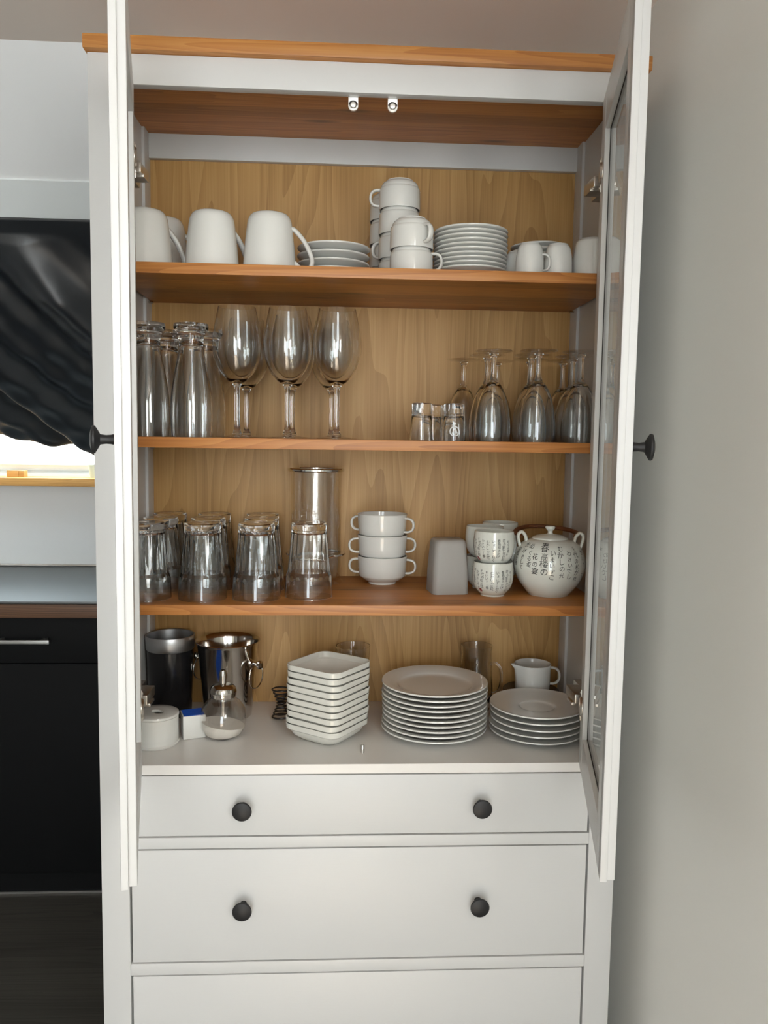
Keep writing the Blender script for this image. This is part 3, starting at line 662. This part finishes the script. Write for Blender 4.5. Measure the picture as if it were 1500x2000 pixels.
# --- white bottom shelf
stack('dinner_plate', plate_mesh(.1000, .0165, .0032, .66, 80), 'china', .1385, .1500, ZB, 10, .0095, 'white dinner plate of the tall plate stack on the bottom shelf', 'plate', 'tall stack of dinner plates on the bottom shelf', jit=.0012)
stack('dessert_plate', plate_mesh(.0885, .0155, .003, .36, 72), 'china', .3310, .1330, ZB, 5, .0118, 'small white plate of the stack of five by the door hinge', 'plate', 'stack of five small plates on the bottom shelf', jit=.0010)
sqm = sq_loft([(.030, .018, .0015), (.034, .020, .0), (.042, .023, .0045), (.0520, .024, .0130), (.0555, .022, .0215), (.0598, .021, .0248), (.0605, .021, .0330), (.0600, .021, .0342), (.0585, .020, .0338), (.0575, .020, .0240), (.0490, .022, .0125), (.036, .020, .0060)], 7)
sqm = finish(sqm, 'square_bowl', .5)
for i in range(10):
    k_ = 9-i
    o = obj('square_bowl', sqm, 'cream_china', loc=(-.0640+random.uniform(-.0008, .0008)+.0002*i, .1250+random.uniform(-.0008, .0008), ZB+e+i*.0121), rot=(0, 0, math.radians(54+random.uniform(-.9, .9))))
    tag(o, f'{"lowest" if i == 0 else ORD[k_]} square white bowl of the stack on the bottom shelf', 'bowl', 'stack of square bowls on the bottom shelf')
# black bottle cooler
t = empty('bottle_cooler', (-.3800, .2620, ZB+e)); tag(t, 'black cylindrical bottle cooler with wide polished steel rim', 'bottle cooler')
obj('body', lathe([(0, 0), (.0395, 0), (.0415, .003), (.0455, .132), (0, .132)], 56), 'blackgloss', t)
obj('steel_rim', lathe([(.0456, .1325), (.0470, .1345), (.0478, .160), (.0470, .1615), (.0455, .1605), (.0440, .134), (.0380, .020), (0, .018)], 56), 'brushed', t)
# champagne bucket
bx, by = -.2640, .2490
t = empty('champagne_bucket', (bx, by, ZB+e)); tag(t, 'polished steel champagne bucket with ring handles', 'bucket')
obj('body', lathe([(0, 0), (.0440, 0), (.0465, .003), (.0475, .010), (.0600, .1460), (.0630, .1500), (.0640, .1520), (.0630, .1535), (.0610, .1520), (.0580, .1440), (.0455, .006), (0, .005)], 72), 'steel', t)
for a in (math.radians(-28), math.radians(180-28)):
    kb = obj('handle_boss', lathe([(0, -.002), (.008, -.002), (.008, .002), (.004, .004), (.0035, .012), (.006, .014), (.0085, .017), (.0085, .021), (.005, .0235), (0, .024)], 24, mtx=Matrix.Rotation(a, 4, 'Z') @ Matrix.Translation((.0565, 0, .112)) @ Matrix.Rotation(PI/2, 4, 'Y')), 'steel', t)
    c = [Vector((.0665, .0235*math.sin(2*PI*i/36), .0885+.0235*math.cos(2*PI*i/36))) for i in range(36)]
    bm = bmesh.new(); tube_into(bm, c, .0013, n=8, closed=True); bmesh.ops.transform(bm, matrix=Matrix.Rotation(a, 4, 'Z'), verts=bm.verts); obj('ring_handle', bm, 'steel', kb)
# covered sugar bowl with spoon notch
t = empty('sugar_bowl', (-.3735, .1040, ZB+e)); tag(t, 'white round lidded sugar bowl with an opening in its lid', 'sugar bowl')
obj('body', lathe([(0, 0), (.0405, 0), (.0415, .0015), (.0418, .004), (.0405, .0055), (.0405, .0500), (.0410, .0515), (.0385, .0518), (.0375, .010), (0, .008)], 56), 'china', t)
bm = bmesh.new(); n = 56; NR = []      # lid: ring with a slot-shaped opening
ho = [(.0130*math.cos(2*PI*i/n)+.004, .0085*math.sin(2*PI*i/n)) for i in range(n)]
prf_ = [(1, .0412, .0522), (1, .0415, .0540), (1, .0405, .0562), (1, .0385, .0572), (.45, .0385, .0580), (0, .0385, .0580), (-.02, .0385, .0555), (0, .0385, .0535), (.9, .0385, .0525), (1, .0412, .0522)]
for f_, R_, z in prf_:
    NR.append([bm.verts.new((ho[i][0]*(1-f_)+R_*math.cos(2*PI*i/n)*f_, ho[i][1]*(1-f_)+R_*math.sin(2*PI*i/n)*f_, z)) for i in range(n)])
for p_, q_ in zip(NR, NR[1:]):
    for i in range(n): bm.faces.new((p_[i], p_[(i+1) % n], q_[(i+1) % n], q_[i]))
obj('lid', bm, 'china', t, rot=(0, 0, math.radians(-30)))
# box with blue label
t = empty('carton', (-.3140, .1395, ZB+e), math.radians(19)); tag(t, 'small white carton with a blue top beside the sugar bowl', 'carton')
bd = obj('body', boxm(-.0205, .0205, -.0205, .0205, 0, .0435, bev=.0015), 'cream_china', t); bd.data.materials[0] = M['china']
obj('blue_label', boxm(-.0185, .0185, -.0185, .0185, .0436, .0440), 'blue', bd)
# sugar dispenser
t = empty('sugar_dispenser', (-.2570, .1330, ZB+e)); tag(t, 'round glass sugar dispenser with steel pouring cap, partly filled', 'sugar dispenser')
sp = smooth_prof([(.0220, .001), (.0330, .006), (.0405, .0200), (.0425, .0360), (.0400, .0520), (.0310, .0660), (.0235, .0720), (.0225, .0780)], 6)
obj('jar', lathe([(0, .001)]+sp, 56), 'dusty', t)
obj('base', lathe([(0, 0), (.0215, 0), (.0225, .0025), (.020, .0045), (0, .0040)], 40), 'crystal', t)
si = [(r*.955, z) for r, z in sp if z < .026]
bm = bmesh.new(); lathe_into(bm, [(0, .0050)]+[(r-.0005, max(z, .0052)) for r, z in si]+[(.026, .0262), (.012, .0250), (0, .0240)], 40)
for v in bm.verts:
    if v.co.z > .022: v.co.z -= .16*v.co.x+.05*v.co.y
obj('sugar', bm, 'sugar', t)
cap = obj('cap', lathe(smooth_prof([(.0232, .0765), (.0240, .0815), (.0245, .0865), (.0225, .0935), (.0165, .0985), (.0075, .1008)], 5)+[(.0070, .1010), (0, .1010), (0, .0790), (.0225, .0775), (.0232, .0765)], 48), 'steel', t)
obj('spout', lathe([(.0062, .1005), (.0062, .1150), (.0070, .1155), (.0070, .1180), (.0058, .1230), (.0050, .1255), (.0038, .1260), (.0036, .1040)], 24), 'steel', cap)
obj('tube', lathe([(.0052, .0785), (.0050, .0300), (.0040, .0295), (.0040, .0780)], 20), 'steel', cap)
# coiled wire
cx, cy = at(551, 1395, y=.225).x, .2250
pts = []
for i in range(0, 220):
    a = i/220; th = a*2*PI*9; zz = a*.062; r = .0100+.0110*abs(2*a-1)**1.3
    pts.append(Vector((r*math.cos(th), r*math.sin(th), .0016+zz)))
bm = bmesh.new(); tube_into(bm, pts, .0017, n=6)
cw = obj('wire_coil', bm, 'wire', loc=(cx, cy, ZB+e)); tag(cw, 'dark coiled wire stand behind the square bowls', 'wire coil')
# glass behind the bowls
t = empty('drinking_glass', (-.0150, .2750, ZB+e)); tag(t, 'plain straight drinking glass behind the stack of square bowls', 'glass')
obj('wall', lathe([(0, .0102), (.0275, .0102), (.0290, .02), (.0345, .1340), (.0348, .1352), (.0335, .1350), (.0278, .02), (.0255, .016), (0, .015)], 48), 'crystal', t)
obj('base', lathe([(0, 0), (.0265, 0), (.0275, .0035), (.0255, .0090), (0, .0100)], 40), 'crystal', t)
# glass mug with handle
t = empty('glass_mug', (.2390, .2800, ZB+e), math.radians(-20)); tag(t, 'clear glass mug with a handle behind the dinner plates', 'glass mug')
obj('wall', lathe([(0, .0145)]+smooth_prof([(.0250, .0145), (.0330, .022), (.0350, .045), (.0325, .085), (.0312, .115), (.0320, .1350)], 6)+smooth_prof([(.0306, .1350), (.0296, .115), (.0308, .085), (.0330, .045), (.0305, .026), (.0200, .019)], 6)+[(0, .019)], 48), 'crystal', t)
obj('base', lathe([(0, 0), (.0285, 0), (.0290, .002), (.0235, .0055), (.0240, .009), (.018, .0135), (0, .0140)], 40), 'crystal', t)
obj('handle', tube(curve_pts([(.0315, 0, .098), (.040, 0, .100), (.050, 0, .090), (.0525, 0, .070), (.049, 0, .048), (.041, 0, .038), (.0335, 0, .036)], 6), .0030, .0045, bin_=(0, 1, 0), n=10), 'crystal', t)
# creamer on a black dish
tag(obj('black_bowl', lathe([(0, 0), (.040, 0), (.052, .012), (.0575, .036), (.0575, .0445), (.0560, .0460), (.030, .0465), (0, .0465)], 56), 'blackgloss', loc=(.3520, .2700, ZB+e)), 'black round dish under the white creamer jug', 'dish')
t = empty('creamer', (.3530, .2640, ZB+e+.0467), 0); tag(t, 'small white creamer jug with pouring lip behind the small plates', 'creamer')
bm = bmesh.new()
cprof = [(0, .0), (.0325, .0), (.0350, .003), (.0362, .020), (.0362, .045), (.0370, .0525), (.0372, .0545), (.0360, .0550), (.0348, .0525), (.0342, .040), (.0335, .006), (0, .004)]
lathe_into(bm, cprof, 64)
la = math.radians(195)
for v in bm.verts:
    r = math.hypot(v.co.x, v.co.y)
    if r > .03 and v.co.z > .030:
        a = math.atan2(v.co.y, v.co.x); d = (a-la+PI) % (2*PI)-PI
        k_ = math.exp(-(d/.20)**2)*((v.co.z-.030)/.025)**2
        v.co.x += math.cos(la)*.0145*k_; v.co.y += math.sin(la)*.0145*k_; v.co.z += .0025*k_
obj('body', bm, 'china', t)
h = obj('handle', cup_handle(.0355, .0475, .0360, .0140, .0185, .0026, .0045), 'china', t); h.rotation_euler = (0, 0, math.radians(-10))

# etched emblem on the one shot glass: ring and chevron marks
srf = rfun_of([(.0207, 0), (.0200, .012), (.0182, .036), (.0174, .046)])
V, F = [], []
def ring2(r0, r1, n=28, cx=0, cy=0):
    vv = []; ff = []
    for i in range(n):
        a = 2*PI*i/n; vv += [(cx+r0*math.cos(a), cy+r0*math.sin(a)), (cx+r1*math.cos(a), cy+r1*math.sin(a))]
    for i in range(n): j = (i+1) % n; ff.append((2*i, 2*i+1, 2*j+1, 2*j))
    return vv, ff
def bar2(x0, y0, x1, y1, w):
    d = Vector((x1-x0, y1-y0)).normalized(); q = Vector((-d.y, d.x))*w/2
    return [(x0-q.x, y0-q.y), (x1-q.x, y1-q.y), (x1+q.x, y1+q.y), (x0+q.x, y0+q.y)], [(0, 1, 2, 3)]
ea = va(sh[1].location.x, sh[1].location.y)+.10
for vv, ff in (ring2(.0072, .0090), bar2(-.0045, -.0048, .0008, .0060, .0016), bar2(.0008, .0060, .0048, -.0040, .0016), bar2(0, .0090, 0, .0150, .0014), bar2(-.003, .0130, .003, .0130, .0014)):
    wrap_into(V, F, vv, ff, ea, .0165, srf, .0003)
me = bpy.data.meshes.new('emblem'); me.from_pydata(V, [], F)
obj('etched_emblem', me, mat('etched_white', (.75, .75, .72), .6), sh[1])
